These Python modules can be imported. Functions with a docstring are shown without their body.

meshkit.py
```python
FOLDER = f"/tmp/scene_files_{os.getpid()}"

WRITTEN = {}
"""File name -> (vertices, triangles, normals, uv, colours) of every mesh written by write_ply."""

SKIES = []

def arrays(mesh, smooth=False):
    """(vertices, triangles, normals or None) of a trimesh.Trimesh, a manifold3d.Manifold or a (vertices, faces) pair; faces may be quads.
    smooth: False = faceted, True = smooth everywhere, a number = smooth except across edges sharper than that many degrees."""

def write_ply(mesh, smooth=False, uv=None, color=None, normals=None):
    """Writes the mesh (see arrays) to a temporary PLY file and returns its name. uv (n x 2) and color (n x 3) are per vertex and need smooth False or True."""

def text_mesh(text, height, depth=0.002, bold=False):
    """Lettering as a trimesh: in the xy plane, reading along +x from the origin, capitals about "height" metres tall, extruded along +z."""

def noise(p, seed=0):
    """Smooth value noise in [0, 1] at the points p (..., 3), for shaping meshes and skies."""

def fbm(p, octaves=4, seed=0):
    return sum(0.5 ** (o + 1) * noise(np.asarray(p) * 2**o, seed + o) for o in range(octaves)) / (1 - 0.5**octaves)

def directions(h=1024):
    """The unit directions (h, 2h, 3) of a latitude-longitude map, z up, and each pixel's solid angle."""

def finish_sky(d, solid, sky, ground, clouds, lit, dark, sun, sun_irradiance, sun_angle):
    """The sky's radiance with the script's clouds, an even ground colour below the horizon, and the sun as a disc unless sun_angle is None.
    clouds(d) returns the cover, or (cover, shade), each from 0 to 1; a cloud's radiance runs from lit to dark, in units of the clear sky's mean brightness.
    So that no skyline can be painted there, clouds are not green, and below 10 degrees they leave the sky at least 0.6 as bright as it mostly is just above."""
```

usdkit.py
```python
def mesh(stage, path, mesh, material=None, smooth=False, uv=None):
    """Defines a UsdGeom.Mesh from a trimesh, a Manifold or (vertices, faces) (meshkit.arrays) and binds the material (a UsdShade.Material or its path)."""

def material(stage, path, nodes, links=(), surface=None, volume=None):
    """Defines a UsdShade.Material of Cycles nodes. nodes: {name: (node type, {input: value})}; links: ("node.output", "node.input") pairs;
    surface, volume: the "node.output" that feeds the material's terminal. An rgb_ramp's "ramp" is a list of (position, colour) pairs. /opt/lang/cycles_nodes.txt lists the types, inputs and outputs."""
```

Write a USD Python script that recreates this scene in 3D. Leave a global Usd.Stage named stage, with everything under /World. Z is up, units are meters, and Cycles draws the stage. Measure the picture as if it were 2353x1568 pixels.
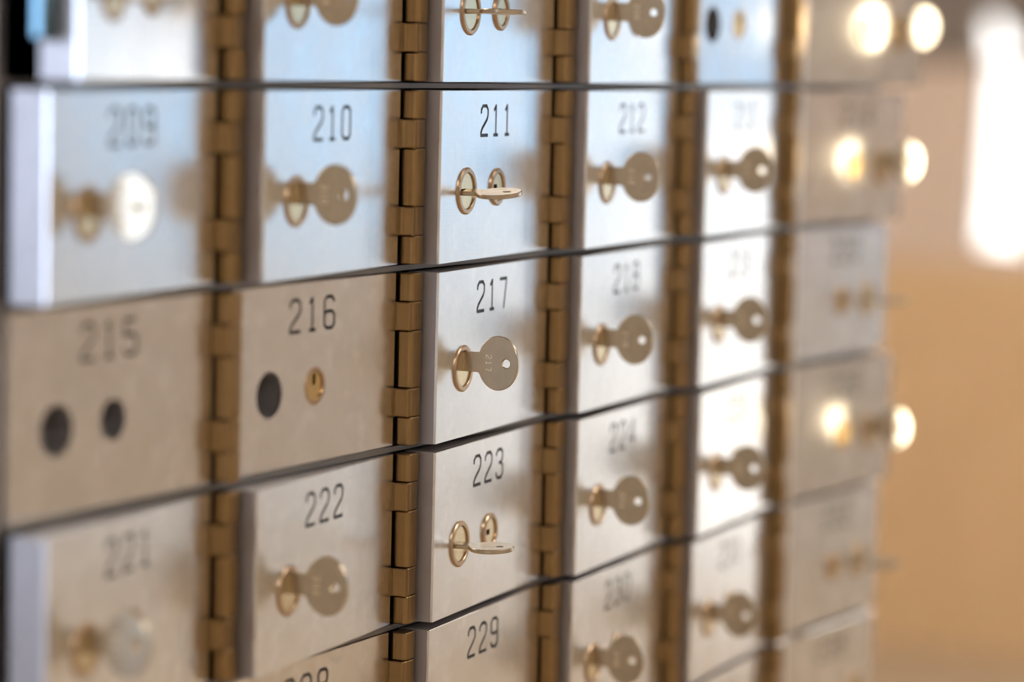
import math, random
import numpy as np, trimesh, manifold3d as m3, usdkit
from shapely.geometry import LineString, Polygon, Point, box as sbox
from shapely.ops import unary_union
from shapely import affinity
from pxr import Usd, UsdGeom, UsdLux, Gf, Sdf

stage = Usd.Stage.CreateInMemory()
UsdGeom.SetStageUpAxis(stage, 'Z'); UsdGeom.SetStageMetersPerUnit(stage, 1.0)
UsdGeom.Xform.Define(stage, '/World'); UsdGeom.Scope.Define(stage, '/World/Looks')

# ------------------------------------------------------------------ camera (solved from the photograph's hinge grid)
CAM = (-1.19699747, -0.67800051, 1.5)
RV, UV, FV = (0.46806042, -0.88336358, 0.02425326), (0.07383014, 0.06643957, 0.99505522), (0.88060692, 0.46395535, -0.09631658)
F_PX = 6783.53
cam = UsdGeom.Camera.Define(stage, '/World/camera')
cam.AddTransformOp().Set(Gf.Matrix4d(*RV, 0, *UV, 0, *[-x for x in FV], 0, *CAM, 1))
cam.CreateHorizontalApertureAttr(36.0); cam.CreateVerticalApertureAttr(36.0 * 1568 / 2353)
cam.CreateFocalLengthAttr(F_PX / 2353 * 36.0)
cam.CreateFStopAttr(3.2); cam.CreateFocusDistanceAttr(1.402)
cam.CreateClippingRangeAttr(Gf.Vec2f(0.05, 100))
cam.CreateExposureAttr(0.0)

# ------------------------------------------------------------------ light of the room: daylight through glazing, ceiling panels
DAY = (0.47, 0.76, 1.08)
WHITE = (1.0, 0.97, 0.92)
# glazed openings: wall, along0, along1, then panes (z0, z1, radiance, colour)
WINDOWS = [
    ('right', -1.36, -0.50, [(0.06, 1.50, 2.9, WHITE), (1.50, 2.30, 0.85, (.86, .90, 1.0))]),   # glazed door
    ('right', -2.85, -1.42, [(0.25, 1.02, 0.66, (1.0, .99, .97)), (1.06, 2.30, 1.42, DAY)]),
    ('left', -0.08, 1.70, [(1.06, 2.30, 6.0, (.72, .86, 1.12))]),
    ('left', -0.95, -0.32, [(1.15, 2.30, 2.0, (.80, .88, 1.05))]),
]
BRIGHT_SLIT = 3.2                                  # the narrow window seen at the picture's right edge
CEILING_LIGHT = 20.0

# low sun that skims along the cabinet through a slit opening of the left wall and catches the outermost keys
SUN_TRAVEL = (1.0, .040, -.030)
sun = UsdLux.DistantLight.Define(stage, '/World/sun')
sun.CreateIntensityAttr(110.0); sun.CreateNormalizeAttr(True); sun.CreateAngleAttr(0.2); sun.CreateColorAttr(Gf.Vec3f(1.0, .96, .86))
_z = -Gf.Vec3d(*SUN_TRAVEL).GetNormalized(); _x = Gf.Cross(Gf.Vec3d(0, 0, 1), _z).GetNormalized(); _y = Gf.Cross(_z, _x)
sun.AddTransformOp().Set(Gf.Matrix4d(*_x, 0, *_y, 0, *_z, 0, -4, -.3, 1.7, 1))
SLITS = [(-.250, -.1785, 1.32, 1.74)]   # y and z range of the gap in the left wall

# ------------------------------------------------------------------ helpers
LK = '/World/Looks/'
def mat(name, nodes, links=(), surface='p.BSDF'):
    return usdkit.material(stage, LK + name, nodes, links, surface=surface)

taken = {}
def numbered(path):
    n = taken.get(path, 0); taken[path] = n + 1
    return path if n == 0 else f'{path}_{n:03d}'
def path_of(parent):
    return '/World' if parent is None else str(parent.GetPath())
def obj(name, mesh, material, parent=None, smooth=30, label=None):
    p = usdkit.mesh(stage, numbered(path_of(parent) + '/' + name), mesh, material, smooth=smooth).GetPrim()
    if label: p.SetCustomDataByKey('label', label)
    return p
def tag(o, label=None, cat=None, group=None, kind=None):
    for k, v in (('label', label), ('category', cat), ('group', group), ('kind', kind)):
        if v: o.SetCustomDataByKey(k, v)
    return o
def thing(name, loc, rotz=0.0, roty=0.0):
    x = UsdGeom.Xform.Define(stage, numbered('/World/' + name))
    x.AddTranslateOp().Set(Gf.Vec3d(*map(float, loc)))
    if rotz: x.AddRotateZOp().Set(float(math.degrees(rotz)))
    if roty: x.AddRotateYOp().Set(float(math.degrees(roty)))
    return x.GetPrim()

def bx(x0, x1, y0, y1, z0, z1):
    return m3.Manifold.cube([x1 - x0, y1 - y0, z1 - z0]).translate([x0, y0, z0])
def cbox(x0, x1, y0, y1, z0, z1, c=.0006):
    """box with chamfered edges"""
    pts = []
    for x, sx in ((x0, 1), (x1, -1)):
        for y, sy in ((y0, 1), (y1, -1)):
            for z, sz in ((z0, 1), (z1, -1)):
                pts += [[x, y + sy * c, z + sz * c], [x + sx * c, y, z + sz * c], [x + sx * c, y + sy * c, z]]
    return m3.Manifold.hull_points(np.array(pts, float))
def join(ms):
    out = []
    for m in ms:
        if hasattr(m, 'to_mesh'):
            v, f, _ = usdkit.meshkit.arrays(m); m = trimesh.Trimesh(v, f, process=False)
        out.append(m)
    return trimesh.util.concatenate(out)
def to_tm(m):
    v, f, _ = usdkit.meshkit.arrays(m)
    return trimesh.Trimesh(v, f, process=False)
def prism_y(poly, y0, y1):
    """shapely polygon in (x, z) pushed along y, as a Manifold"""
    out = m3.Manifold()
    for g in getattr(poly, 'geoms', [poly]):
        cs = m3.CrossSection([np.array(r.coords)[:-1] for r in [g.exterior, *g.interiors]], m3.FillRule.EvenOdd)
        e = cs.extrude(y1 - y0)                     # xy, up z
        e = e.rotate([90, 0, 0]).translate([0, y1, 0])   # (x, y, z) -> (x, -z, y)
        out = out + e
    return out
def disc_y(r, y0, y1, x=0, z=0, n=48):
    return m3.Manifold.cylinder(y1 - y0, r, r, n).rotate([90, 0, 0]).translate([x, y1, z])
def lathe_y(profile, n=56):
    """profile of (radius, y) turned about the y axis"""
    pr = np.array(profile, float); a = np.arange(n) * 2 * np.pi / n
    v = np.stack([pr[:, None, 0] * np.cos(a), np.broadcast_to(pr[:, None, 1], (len(pr), n)), pr[:, None, 0] * np.sin(a)], -1).reshape(-1, 3)
    f = []
    m = len(pr)
    for i in range(m - 1):
        for j in range(n):
            a0, a1, b0, b1 = i * n + j, i * n + (j + 1) % n, (i + 1) * n + j, (i + 1) * n + (j + 1) % n
            f += [[a0, a1, b1], [a0, b1, b0]]
    t = trimesh.Trimesh(v, f, process=True)
    t.fix_normals()
    return t

# ------------------------------------------------------------------ materials
def brushed(name, colour, rough, aniso, grain=.04, metallic=1.0, stretch=(25, 25, 2600), vary=.06):
    return mat(name, {
        'tc': ('texture_coordinate', {}), 'mp': ('mapping', {'scale': stretch}),
        'n': ('noise_texture', {'scale': 1.0, 'detail': 2.0}),
        'b': ('bump', {'strength': grain, 'distance': .001}),
        'n2': ('noise_texture', {'scale': 45.0, 'detail': 3.0}),
        'r': ('math', {'math_type': 'multiply_add', 'value2': vary * 2, 'value3': rough - vary}),
        't': ('combine_xyz', {'x': 0.0, 'y': 0.0, 'z': 1.0}),
        'p': ('principled_bsdf', {'base_color': colour, 'metallic': metallic, 'roughness': rough, 'anisotropic': aniso})},
        [('tc.object', 'mp.vector'), ('mp.vector', 'n.vector'), ('n.fac', 'b.height'), ('b.normal', 'p.normal'),
         ('tc.object', 'n2.vector'), ('n2.fac', 'r.value1'), ('r.value', 'p.roughness'), ('t.vector', 'p.tangent')])
def plain(name, colour, rough, metallic=0.0, bump=0.0, scale=200.0, colour2=None):
    nodes = {'p': ('principled_bsdf', {'base_color': colour, 'metallic': metallic, 'roughness': rough})}
    links = []
    if bump or colour2:
        nodes['tc'] = ('texture_coordinate', {})
        nodes['n'] = ('noise_texture', {'scale': scale, 'detail': 4.0}); links.append(('tc.object', 'n.vector'))
    if bump:
        nodes['b'] = ('bump', {'strength': bump, 'distance': .001}); links += [('n.fac', 'b.height'), ('b.normal', 'p.normal')]
    if colour2:
        nodes['c'] = ('rgb_ramp', {'ramp': [(.3, colour), (.7, colour2)]}); links += [('n.fac', 'c.fac'), ('c.color', 'p.base_color')]
    return mat(name, nodes, links)
def glow(name, colour, strength):
    return mat(name, {'e': ('emission', {'color': colour, 'strength': strength})}, surface='e.emission')

STEEL = brushed('door_steel', (.83, .815, .80), .24, .42)
EDGE = brushed('door_edge_satin', (.36, .34, .345), .36, 0, metallic=.7, stretch=(300, 300, 40), grain=.05)
RAIL = brushed('rail_steel', (.22, .21, .20), .40, 0, stretch=(25, 900, 900), grain=.05)
DARK = plain('dark_steel', (.045, .042, .04), .5, .6)
BRASS = brushed('hinge_brass', (.30, .19, .082), .34, 0, stretch=(420, 420, 14), grain=.30, vary=.10)
RING = brushed('lock_ring_bronze', (.46, .33, .215), .30, 0, stretch=(300, 300, 300), grain=.06, vary=.08)
PLUG = brushed('lock_plug_brass', (.74, .62, .40), .26, 0, stretch=(40, 40, 1200), grain=.06)
PLUGS = plain('bolt_chrome', (.14, .24, .30), .2, 1.0)
GUARD = brushed('guard_plug_brass', (.70, .50, .22), .28, 0, stretch=(40, 40, 1200), grain=.06)
KEY = brushed('key_nickel_brass', (.51, .435, .325), .27, 0, stretch=(700, 700, 90), grain=.05, vary=.07)
STAMP = plain('stamp_bright', (.90, .78, .58), .35, 1.0)
INK = mat('engraving_black', {'p': ('principled_bsdf', {'base_color': (.006, .006, .008), 'roughness': .35, 'specular_ior_level': .22})})
SLOT = plain('keyway_dark', (.008, .007, .006), .6)
COVER = brushed('cover_strip_steel', (.62, .56, .51), .38, 0, stretch=(900, 900, 25), grain=.04)
TIN = plain('tin_steel', (.10, .16, .22), .16, 1.0, bump=.25, scale=70.0)

# ------------------------------------------------------------------ the room
PLASTER = plain('plaster_tan', (.76, .60, .475), .85, bump=.15, scale=60.0)
WARM = plain('plaster_warm', (.67, .63, .585), .85, bump=.15, scale=60.0)
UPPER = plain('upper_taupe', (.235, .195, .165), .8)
OCHRE = mat('wainscot_ochre', {
    'tc': ('texture_coordinate', {}), 'mp': ('mapping', {'scale': (6, 6, .7)}), 'n': ('noise_texture', {'scale': 3.0, 'detail': 4.0, 'distortion': 1.0}),
    'c': ('rgb_ramp', {'ramp': [(.3, (.72, .48, .25)), (.7, (.78, .53, .29))]}),
    'p': ('principled_bsdf', {'roughness': .5})},
    [('tc.object', 'mp.vector'), ('mp.vector', 'n.vector'), ('n.fac', 'c.fac'), ('c.color', 'p.base_color')])
FLOORM = mat('floor_carpet', {
    'tc': ('texture_coordinate', {}), 'n': ('noise_texture', {'scale': 260.0, 'detail': 3.0}),
    'c': ('rgb_ramp', {'ramp': [(.3, (.48, .36, .235)), (.7, (.54, .41, .275))]}),
    'b': ('bump', {'strength': .4, 'distance': .002}), 'p': ('principled_bsdf', {'roughness': .9})},
    [('tc.object', 'n.vector'), ('n.fac', 'c.fac'), ('n.fac', 'b.height'), ('b.normal', 'p.normal'), ('c.color', 'p.base_color')])
CEIL = plain('ceiling_white', (.72, .69, .64), .9)
FRAME = plain('window_frame_dark', (.20, .17, .14), .5)
X0, X1, Y0, Y1, ZC = -3.2, 6.0, -5.0, 3.4, 2.9

def struct(name, m, material, label, cat):
    return tag(obj(name, m, material, smooth=False), label, cat, kind='structure')
struct('floor', bx(X0 - .2, X1 + .2, Y0 - .2, Y1 + .2, -.1, 0), FLOORM, 'ochre carpeted floor of the vault room', 'floor')
struct('ceiling', bx(X0 - .2, X1 + .2, Y0 - .2, Y1 + .2, ZC, ZC + .1), CEIL, 'off white ceiling of the vault room', 'ceiling')
walls = {'right': bx(X1, X1 + .2, Y0 - .2, Y1 + .2, 0, ZC), 'left': bx(X0 - .2, X0, Y0 - .2, Y1 + .2, 0, ZC),
         'front': bx(X0, X1, Y0 - .2, Y0, 0, ZC), 'back': bx(X0, X1, Y1, Y1 + .2, 0, ZC)}
wainscot = bx(X1 - .02, X1, .3, Y1, 0, 1.0)
dado = bx(X1 - .02, X1, Y0, .3, 0, 1.1)
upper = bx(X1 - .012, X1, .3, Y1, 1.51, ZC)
def wbox(w, a0, a1, z0, z1, d0, d1):
    """box in a wall's opening; d runs from the wall's inner face outwards"""
    if w == 'right': return (X1 + d0, X1 + d1, a0, a1, z0, z1)
    if w == 'left': return (X0 - d1, X0 - d0, a0, a1, z0, z1)
    if w == 'front': return (a0, a1, Y0 - d1, Y0 - d0, z0, z1)
    return (a0, a1, Y1 + d0, Y1 + d1, z0, z1)
WLAB = ['tall glazed door in the right wall, out of the picture', 'bluish daylight window in the right wall beside the glazed door',
        'cool bright window in the left wall', 'smaller bright window in the left wall near the cabinet front']
# the narrow two-light window at the picture's right edge: outlines in (y, z) on the right wall
LIGHTS = [Polygon([(1.694, 1.515), (1.784, 1.515), (1.794, 1.60), (1.794, 1.628), (1.775, 1.632), (1.745, 1.615), (1.715, 1.58), (1.695, 1.545)]),
          Polygon([(1.655, 1.035), (1.793, 1.043), (1.783, 1.20), (1.776, 1.500), (1.715, 1.500), (1.660, 1.44)])]
def prism_x(poly, x0, x1):
    cs = m3.CrossSection([np.array(poly.exterior.coords)[:-1]], m3.FillRule.EvenOdd)
    t = cs.extrude(x1 - x0)
    return t.transform([[0, 0, 1, x0], [1, 0, 0, 0], [0, 1, 0, 0]])
for q0, q1, h0, h1 in SLITS:      # narrow at the inner face, splayed outwards
    walls['left'] = walls['left'] - bx(*wbox('left', q0, q1, h0, h1, -.1, .012)) - bx(*wbox('left', q0 - .014, q1 + .004, h0 - .004, h1 + .012, .010, .3))
win = tag(thing('window_1', (0, 0, 0)), 'narrow blown-out bright window in the tan wall at the right edge', 'window', kind='structure')
for pg in LIGHTS:
    walls['right'] = walls['right'] - prism_x(pg, X1 - .1, X1 + .3)
    upper = upper - prism_x(pg, X1 - .1, X1 + .3)
    obj('pane', prism_x(pg.buffer(-.002), X1 + .05, X1 + .06), glow('slit_glow' if pg is LIGHTS[0] else 'slit_glow_lower', (1, .98, .95), BRIGHT_SLIT), win, smooth=False)
    obj('window_frame', prism_x(pg.buffer(.001), X1 + .02, X1 + .05) - prism_x(pg.buffer(-.006), X1, X1 + .1), FRAME, win, smooth=False)
for i, (w, a0, a1, panes) in enumerate(WINDOWS):
    z0, z1 = panes[0][0], panes[-1][1]
    walls[w] = walls[w] - bx(*wbox(w, a0, a1, z0, z1, -.1, .3))
    if w == 'right':
        dado = dado - bx(*wbox(w, a0, a1, z0, z1, -.1, .3))
    win = tag(thing('window_%d' % (i + 2), (0, 0, 0)), WLAB[i], 'window', kind='structure')
    fr = bx(*wbox(w, a0, a1, z0, z1, .05, .09)) - bx(*wbox(w, a0 + .03, a1 - .03, z0 + .03, z1 - .03, 0, .2))
    for k, (q0, q1, L, col) in enumerate(panes):
        obj('pane', bx(*wbox(w, a0, a1, q0, q1, .09, .10)), glow('daylight_%d_%d' % (i + 2, k), col, L), win, smooth=False)
        if k: fr = fr + bx(*wbox(w, a0, a1, q0 - .025, q0 + .015, .05, .09))
    obj('window_frame', fr, FRAME, win, smooth=False)
struct('wall_right', walls['right'], PLASTER, 'pinkish tan plaster wall beyond the cabinet', 'wall')
struct('wall_left', walls['left'], WARM, 'tan wall at left, out of the picture', 'wall')
struct('wall_front', walls['front'], WARM, 'tan wall behind the photographer', 'wall')
struct('wall_back', walls['back'], WARM, 'tan wall behind the cabinet', 'wall')
struct('trim_1', wainscot, OCHRE, 'ochre wainscot on the lower part of the right wall', 'wainscot')
struct('trim_3', dado, plain('dado_greige', (.63, .575, .515), .6), 'grey beige dado below the windows of the right wall', 'wainscot')
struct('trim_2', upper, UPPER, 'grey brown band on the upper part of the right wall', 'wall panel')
for k, (x, y) in enumerate(((-1.6, -3.2), (1.2, -3.2), (4.0, -3.2), (-1.6, -1.6), (1.2, -1.6), (4.2, -1.0), (4.2, 1.8), (2.0, 2.0))):
    c = tag(thing('ceiling_light', (x, y, ZC)), 'square ceiling light panel over the ' + ('left', 'middle', 'right', 'camera', 'near middle', 'near right', 'far right', 'far middle')[k] + ' part of the room', 'ceiling light')
    obj('frame', bx(-.36, .36, -.36, .36, -.03, 0) - bx(-.32, .32, -.32, .32, -.04, -.01), FRAME, c, smooth=False)
    obj('diffuser', bx(-.32, .32, -.32, .32, -.022, -.01), glow('ceiling_glow_%d' % (k + 1), (1.0, .95, .89), CEILING_LIGHT), c, smooth=False)

# ------------------------------------------------------------------ numerals (engraver's block figures)
GW, LW = .66, .108
STROKES = {
    '0': [[(.18, .045), (.48, .045), (.60, .16), (.60, .84), (.48, .955), (.18, .955), (.06, .84), (.06, .16), (.18, .045)]],
    '1': [[(.33, .0), (.33, 1.0)], [(.33, .97), (.16, .80)], [(.14, .045), (.52, .045)]],
    '2': [[(.06, .72), (.06, .84), (.18, .955), (.48, .955), (.60, .84), (.60, .66), (.52, .53), (.16, .27), (.06, .13), (.06, .03)], [(.02, .045), (.63, .045)]],
    '3': [[(.06, .76), (.06, .84), (.18, .955), (.46, .955), (.58, .85), (.58, .64), (.46, .53), (.26, .53)], [(.46, .53), (.60, .42), (.60, .16), (.48, .045), (.18, .045), (.06, .15), (.06, .25)]],
    '4': [[(.47, .0), (.47, 1.0)], [(.47, .98), (.05, .29), (.64, .29)]],
    '5': [[(.58, .955), (.10, .955), (.08, .57), (.46, .57), (.60, .46), (.60, .16), (.48, .045), (.18, .045), (.06, .15), (.06, .24)]],
    '6': [[(.59, .78), (.59, .84), (.48, .955), (.18, .955), (.06, .84), (.06, .16), (.18, .045), (.48, .045), (.60, .16), (.60, .42), (.48, .53), (.18, .53), (.06, .43)]],
    '7': [[(.02, .955), (.62, .955)], [(.58, .99), (.56, .80), (.38, .0)]],
    '8': [[(.18, .53), (.48, .53), (.58, .63), (.58, .85), (.48, .955), (.18, .955), (.08, .85), (.08, .63), (.18, .53), (.06, .43), (.06, .16), (.18, .045), (.48, .045), (.60, .16), (.60, .43), (.48, .53)]],
}
STROKES['9'] = [[(.66 - x, 1 - y) for x, y in s] for s in STROKES['6']]
def glyph(ch, lw=LW):
    return unary_union([LineString(s).buffer(lw / 2, cap_style=2, join_style=1, quad_segs=3) for s in STROKES[ch]]).simplify(.004)
GLYPH = {c: glyph(c) for c in STROKES}
THIN = {c: glyph(c, .11) for c in STROKES}

# ------------------------------------------------------------------ the cabinet grid
P, PITCH, HH = 0.15333449, 0.085, 0.08120028      # column pitch, row pitch, hinge height
ZT1 = 1.48298895                                   # top of the hinges of the row numbered 209-214
AX, AY = -0.00279673, 0.00530832                   # hinge axis of the second column
FO, TH = 0.0043, 0.016                             # face behind the hinge axis; door thickness
W_ = 0.1452877
NCOL, NROW = 6, 6
def ztop(r): return ZT1 - (r - 1) * PITCH
def hinge_x(c):                                    # hinge axis of column c (0..4 hung on the right, 5 hung on the left)
    return (c - 1) * P + AX - (.0015 if c == 4 else 0)
X5 = 3 * P + .0066
FY = AY + FO                                       # y of closed faces
S, SF = .0047, .0037                               # half width of a hinge barrel; its front before the axis
ANGLE = {(0, 0): 12.0, (0, 1): 7.0, (0, 3): 7.4, (1, 0): 5.65, (1, 1): 6.1, (1, 3): 5.8,
         (2, 0): 5.7, (2, 1): 5.67, (2, 2): 5.8, (2, 3): 5.95, (2, 4): 5.4,
         (3, 0): 5.75, (3, 1): 5.6, (3, 2): 5.2, (3, 3): 5.4, (3, 4): 5.1,
         (4, 1): 5.05, (4, 2): 4.9, (4, 3): 5.5, (4, 4): 4.6, (4, 5): 4.6,
         (5, 0): 12.0, (5, 1): 7.5, (5, 2): 4.0, (5, 3): 6.5, (5, 4): 4.0, (5, 5): 4.0}
KEYS = {(c, r): 'v' for (c, r) in ANGLE}
for k in ((0, 0), (2, 0), (2, 1), (2, 3), (5, 2), (5, 4)): KEYS[k] = 'h'
del KEYS[(5, 5)]
EMPTY_BOTH = {(0, 2)}                               # both lock bores open
U1, U2, UT = .1145, .0768, .0797                    # key lock, guard lock, centre of the number: distance from the hinge axis
ZL, ZL2, ZTX = -.0478, -.0470, -.0146

cab = tag(thing('deposit_box_cabinet', (0, 0, 0)), 'steel bank cabinet frame holding the grid of numbered deposit box doors', 'cabinet')
XL, XR, YB = hinge_x(0) - W_ - .0012, X5 + .1435, .42
ZBOT, ZTOPC = ztop(NROW - 1) - HH - .0005, ztop(0) + .0025
for r in range(NROW + 1):
    zc = ztop(r) + (PITCH - HH) / 2
    obj('rail', cbox(XL, XR, FY + .0002, YB, zc - .0015, zc + .0015, .0003), RAIL, cab, smooth=False)
for c in range(5):
    hx = hinge_x(c)
    for r in range(NROW):
        obj('mullion', bx(hx - .0040, hx + .0045, AY + .0078, YB, ztop(r) - HH - .0002, ztop(r) + .0002), DARK, cab, smooth=False)
obj('side_panel', cbox(XL - .006, XL - .0002, FY + .002, YB, 0, ZTOPC + .06), EDGE, cab, smooth=False)
obj('side_panel', cbox(XR - .002, XR, FY + .03, YB, 0, ZTOPC + .06), RAIL, cab, smooth=False)
obj('back_panel', bx(XL, XR, YB, YB + .004, 0, ZTOPC + .06), DARK, cab, smooth=False)
obj('header_panel', cbox(XL, XR, FY, YB, ZTOPC + .0008, ZTOPC + .06), STEEL, cab, smooth=False)
obj('base_panel', cbox(XL, XR, FY, YB, 0, ZBOT - .004), STEEL, cab, smooth=False)

def barrel_section():
    c, x0, x1, y0, y1 = .0019, -S, .0057, -SF, S
    pts = []
    for cx, cy, a0 in ((x0 + c, y0 + c, 180), (x1 - c, y0 + c, 270), (x1 - c, y1 - c, 0), (x0 + c, y1 - c, 90)):
        for k in range(5):
            a = math.radians(a0 + 22.5 * k); pts.append((cx + c * math.cos(a), cy + c * math.sin(a)))
    return pts
def knuckle(z0, z1, leaf=None):
    """square-shouldered brass knuckle with eased ends; leaf = x reached by its leaf on the door side"""
    g = .00018
    sec = np.array(barrel_section())
    def ring(sc, z): return np.c_[sec * sc, np.full(len(sec), z)]
    e = .00045
    m = m3.Manifold.hull_points(np.vstack([ring(1 - e / S, z0 + g), ring(1, z0 + g + e), ring(1, z1 - g - e), ring(1 - e / S, z1 - g)]))
    if leaf is not None:
        m = m + cbox(leaf, 0, -SF + .0003, S - .001, z0 + g, z1 - g, .0005) + bx(leaf + .0005, -.0058, 0, FO + .003, z0 + g, z1 - g)
    return m
UN = HH / 6
for r in range(NROW):
    obj('hinge_cover', cbox(X5 - .0042, X5 - .0002, AY - .0030, AY + .03, ztop(r) - HH, ztop(r), .0004), COVER, cab, smooth=False)

def slot_shape(kind):
    return sbox(-.0011, -.001, .0011, .0082) if kind == 'key' else sbox(-.0014, .0006, .0014, .0056)
def lock(parent, name, x, z, r_out, r_in, proud, slot, turn, plug_mat, ring_mat, y=FO):
    """ring with a recessed plug that has a keyway; turn in degrees"""
    pr = [(r_in, y + .004), (r_in, y - proud + .0003), (r_in + .0003, y - proud), (r_out - .0006, y - proud), (r_out, y - proud + .0006), (r_out, y + .0006), (r_out - .0012, y + .0006), (r_out - .0012, y + .004), (r_in, y + .004)]
    ring = lathe_y(pr); ring.apply_translation([x, 0, z])
    o = obj(name, ring, ring_mat, parent, smooth=35)
    plug = disc_y(r_in - .00012, y - proud + .0008, y + .012)
    sl = slot_shape(slot)
    plug = plug - prism_y(sl, y - .01, y + .008)
    plug = plug.rotate([0, turn, 0]).translate([x, 0, z])
    obj('plug', plug, plug_mat, o, smooth=30)
    return o

def door_panel(u0, u1, num, xt, bores):
    """u0..u1 along the door, face at y = FO; engraved with the number and bored for the locks"""
    m = cbox(u0, u1, FO, FO + .0016, -HH, 0, .0002)
    body = bx(u0, u1, FO + .0013, FO + TH, -HH, 0)
    for bxx, bz, br in bores:
        cut = disc_y(br, FO - .01, FO + TH + .01, bxx, bz)
        m, body = m - cut, body - cut
    h, pitch, gs = .0155, .0143, []
    for i, ch in enumerate(num):
        g = affinity.translate(affinity.scale(GLYPH[ch], h, h, origin=(0, 0)), xt - GW * h / 2 + (i - 1) * pitch, ZTX - h / 2)
        gs.append(g)
        m = m - prism_y(g, FO - .01, FO + .0006)
    return m, body, gs

ORD = ['first', 'second', 'third', 'fourth', 'fifth', 'sixth']
def door_label(num, c, r):
    a, k = (c, r) in ANGLE, KEYS.get((c, r))
    at = f'{ORD[c]} from left'
    if r == 0: s = f'steel box door cut by the picture top, {at}'
    else: s = f'steel box door engraved {num}, {at}, {ORD[r]} row'
    if (c, r) in EMPTY_BOTH: return s + ', closed, two empty lock holes'
    if not a: return s + ', closed, no key'
    return s + (', key turned sideways' if k == 'h' else ', ajar with upright key' if k else ', ajar')

HEADC, HZ = .0184, .0036
def key_outline():
    blade = sbox(-.012, -.0048 + HZ, .013, .0048 + HZ)
    head = affinity.scale(Point(HEADC, HZ).buffer(1, quad_segs=24),   .0104, .0131, origin=(HEADC, HZ))
    p = blade.union(head)
    p = p.buffer(.0016, quad_segs=6).buffer(-.0016, quad_segs=6)      # fillet where the blade joins the bow
    return p.difference(Point(.0226, HZ).buffer(.0021, quad_segs=10))
KOUT = key_outline()
def bevel_plate(poly, t, half, b=.00035):
    """shapely polygon (out, z) as a plate of thickness t with bevelled edges, standing in the plane x = 0 and reaching along -y"""
    def lift(co, x): return np.c_[np.full(len(co), x), -co[:, 0], co[:, 1]]
    V, Fc, n = [], [], 0
    def add(v, f):
        nonlocal n
        V.append(v); Fc.append(np.asarray(f) + n); n += len(v)
    inner = poly.buffer(-b, join_style=1).intersection(half)
    hold = half.buffer(1e-5)
    for s in (-1, 1):
        v, f = trimesh.creation.triangulate_polygon(inner, engine='earcut')
        add(lift(np.asarray(v), s * t / 2), f if s < 0 else np.asarray(f)[:, ::-1])
    for rg in [poly.exterior, *poly.interiors]:
        ln = LineString(rg.coords); k = max(24, int(ln.length / .0006))
        co = np.array([ln.interpolate(i / k, normalized=True).coords[0] for i in range(k)])
        tg = np.roll(co, -1, 0) - np.roll(co, 1, 0); tg /= np.linalg.norm(tg, axis=1, keepdims=True)
        nr = np.c_[-tg[:, 1], tg[:, 0]]
        if not poly.contains(Point(co[0] + nr[0] * 1e-5)): nr = -nr
        rings = [lift(co + nr * b, -t / 2), lift(co, -t / 2 + b), lift(co, t / 2 - b), lift(co + nr * b, t / 2)]
        f = []
        for i in range(3):
            for j in range(k):
                if not hold.contains(Point((co[j] + co[(j + 1) % k]) / 2)): continue
                a0, a1 = i * k + j, i * k + (j + 1) % k
                f += [[a0, a1, a1 + k], [a0, a1 + k, a0 + k]]
        if f: add(np.vstack(rings), f)
    t_ = trimesh.Trimesh(np.vstack(V), np.vstack(Fc), process=False)
    t_.merge_vertices(digits_vertex=7); trimesh.repair.fix_normals(t_, multibody=True)
    return t_
KT = .0021
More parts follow.
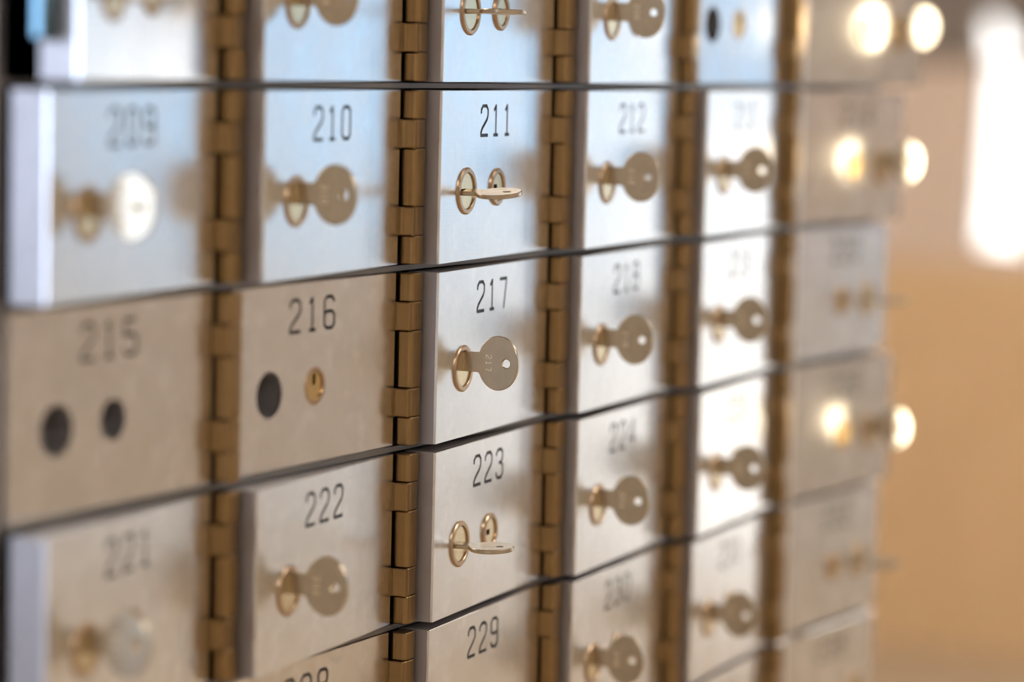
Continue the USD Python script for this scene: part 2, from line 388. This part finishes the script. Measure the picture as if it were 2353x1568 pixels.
BLADE = bevel_plate(KOUT, KT, sbox(-1, -1, .0085, 1))
BOW = bevel_plate(KOUT, KT, sbox(.0085, -1, 1, 1))

def make_key(num, c, r, org, rotz, x, y_face, kind):
    tip = thing('key', (0, 0, 0))
    xf = UsdGeom.Xformable(tip); xf.ClearXformOpOrder()
    ca, sa = math.cos(rotz), math.sin(rotz)
    lx, ly, lz = x, y_face, ZL
    # all on one transform: place the key at its lock, turn it with the door and in the lock
    w = (org[0] + ca * lx - sa * ly, org[1] + sa * lx + ca * ly, org[2] + lz)
    x_ = UsdGeom.Xform(tip)
    tip.GetAttribute('xformOp:translate').Set(Gf.Vec3d(*w))
    ops = [UsdGeom.XformOp(tip.GetAttribute('xformOp:translate'))]
    ops.append(x_.AddRotateZOp()); ops[-1].Set(math.degrees(rotz))
    tilt = -90.0 if kind == 'h' else 0.0
    tilt += {(0, 0): -9.0, (2, 1): -6.0, (2, 0): 1.0, (1, 1): 0.0}.get((c, r), 0.0)
    ops.append(x_.AddRotateYOp()); ops[-1].Set(tilt)
    xf.SetXformOpOrder(ops)
    obj('blade', BLADE, KEY, tip, smooth=30)
    bow = obj('bow', BOW, KEY, tip, smooth=30)
    h = .0030; gl = []
    for i, ch in enumerate(num):      # stamped figures read downwards, their tops towards the hole
        g = affinity.scale(THIN[ch], h, h, origin=(0, 0))
        g = affinity.translate(g, -GW * h / 2 + (i - 1) * h * .98, -h / 2)
        for q in getattr(g, 'geoms', [g]):
            e = trimesh.creation.extrude_polygon(q, .00012, engine='earcut')
            v = np.array(e.vertices)
            e.vertices = np.c_[-KT / 2 - .00008 + v[:, 2] * .8, -(v[:, 1] + .0138), -v[:, 0] + HZ]
            e.fix_normals(); gl.append(e)
    obj('stamped_number', join(gl), STAMP, bow, smooth=False)
    how = {(0, 1): 'pale shining', (5, 0): 'glinting', (5, 1): 'gleaming', (5, 3): 'bright rimmed', (2, 2): 'sharply focused'}.get((c, r), 'round')
    where = f'in {ORD[r]} row, {ORD[c]} box' + (f' ({num})' if r else '')
    tag(tip, (f'flat brass key seen edge-on, turned sideways ' if kind == 'h' else f'{how} brass key standing upright ') + where, 'key', 'keys in the locks')

num0 = 203
for r in range(NROW):
    for c in range(NCOL):
        num = str(num0 + 6 * r + c)
        a = math.radians(ANGLE.get((c, r), 0.0)); mir = c == 5
        org = (X5 if mir else hinge_x(c), AY, ztop(r)); rot = -a if mir else a
        d = tag(thing('safe_deposit_box', org, rot), door_label(num, c, r), 'safe deposit box', 'numbered deposit boxes')
        sg = 1 if mir else -1
        k = -.0015 if c == 4 else 0
        x1, x2, xt = sg * (U1 + (0 if mir else k)), sg * (U2 + (0 if mir else k)), sg * (UT + (0 if mir else k))
        u = (.0006, .1418) if mir else (-W_ - k, -.0064)
        panel, body, gs = door_panel(*u, num, xt, [(x1, ZL, .0103), (x2, ZL2, .0084)])
        obj('door_body', body, EDGE, d, smooth=25)
        obj('face_plate', panel, STEEL, d, smooth=25)
        for ch, g in zip(num, gs):
            obj('numeral', prism_y(g.buffer(-.00004), FO + .0004, FO + .0006), INK, d, smooth=False, label='black engraved digit ' + ch)
        key = KEYS.get((c, r))
        has1 = (c, r) in ANGLE
        has2 = (c, r) not in EMPTY_BOTH
        if has1:
            lock(d, 'key_lock', x1, ZL, .01125, .0086, .0011, 'key', -90 if key == 'h' else 0, PLUG, RING)
        if has2:
            closed = not has1
            lock(d, 'guard_lock', x2, ZL2, .0092 if not closed else .0090, .0066, .0013 if not closed else .0003, 'guard', -90 if key == 'h' else 0, GUARD if closed or c == 5 else PLUG, RING)
        lo, hi = (min(x1, x2) - .013, max(x1, x2) + .013)
        obj('lock_case', cbox(lo, hi, FO + TH, FO + TH + .012, ZL - .016, ZL + .016), plain('lock_case_dark', (.06, .047, .034), .7, 0.0) if 'lc' not in taken else LK + 'lock_case_dark', d, smooth=False)
        taken['lc'] = 1
        if not mir:
            hg = obj('hinge_pin', m3.Manifold.cylinder(HH - .0006, .0016, .0016, 16).translate([0, 0, -HH + .0003]), BRASS, d)
            for ka, kb in ((0, 1), (1, 2), (2, 4), (4, 5), (5, 6)):
                kn = knuckle(-kb * UN, -ka * UN, leaf=-.0068) if ka in (1, 4) else knuckle(-kb * UN, -ka * UN).rotate([0, 0, -math.degrees(rot)])
                obj('hinge_knuckle', kn, BRASS, hg, smooth=25)
            if (c, r) == (0, 0):
                obj('lock_bolt', cbox(u[0] - .013, u[0] + .004, FO + .0085, FO + .0145, ZL - .019, ZL + .002, .0015), PLUGS, d, smooth=40)
        if key:
            make_key(num, c, r, org, rot, x1, FO, key)

# inner tin seen through the gap of the widest open door
t = tag(thing('deposit_tin', (XL + .006, .06, ztop(0) - HH - .0003)), 'dark glossy steel tin inside the open box at top left', 'box')
obj('body', cbox(0, .125, 0, .34, 0, .070, .003), TIN, t, smooth=30)
obj('handle', join([cbox(.05, .075, -.010, -.006, .030, .045, .001), cbox(.05, .054, -.007, .001, .030, .045, .001), cbox(.071, .075, -.007, .001, .030, .045, .001)]), TIN, t, smooth=30)
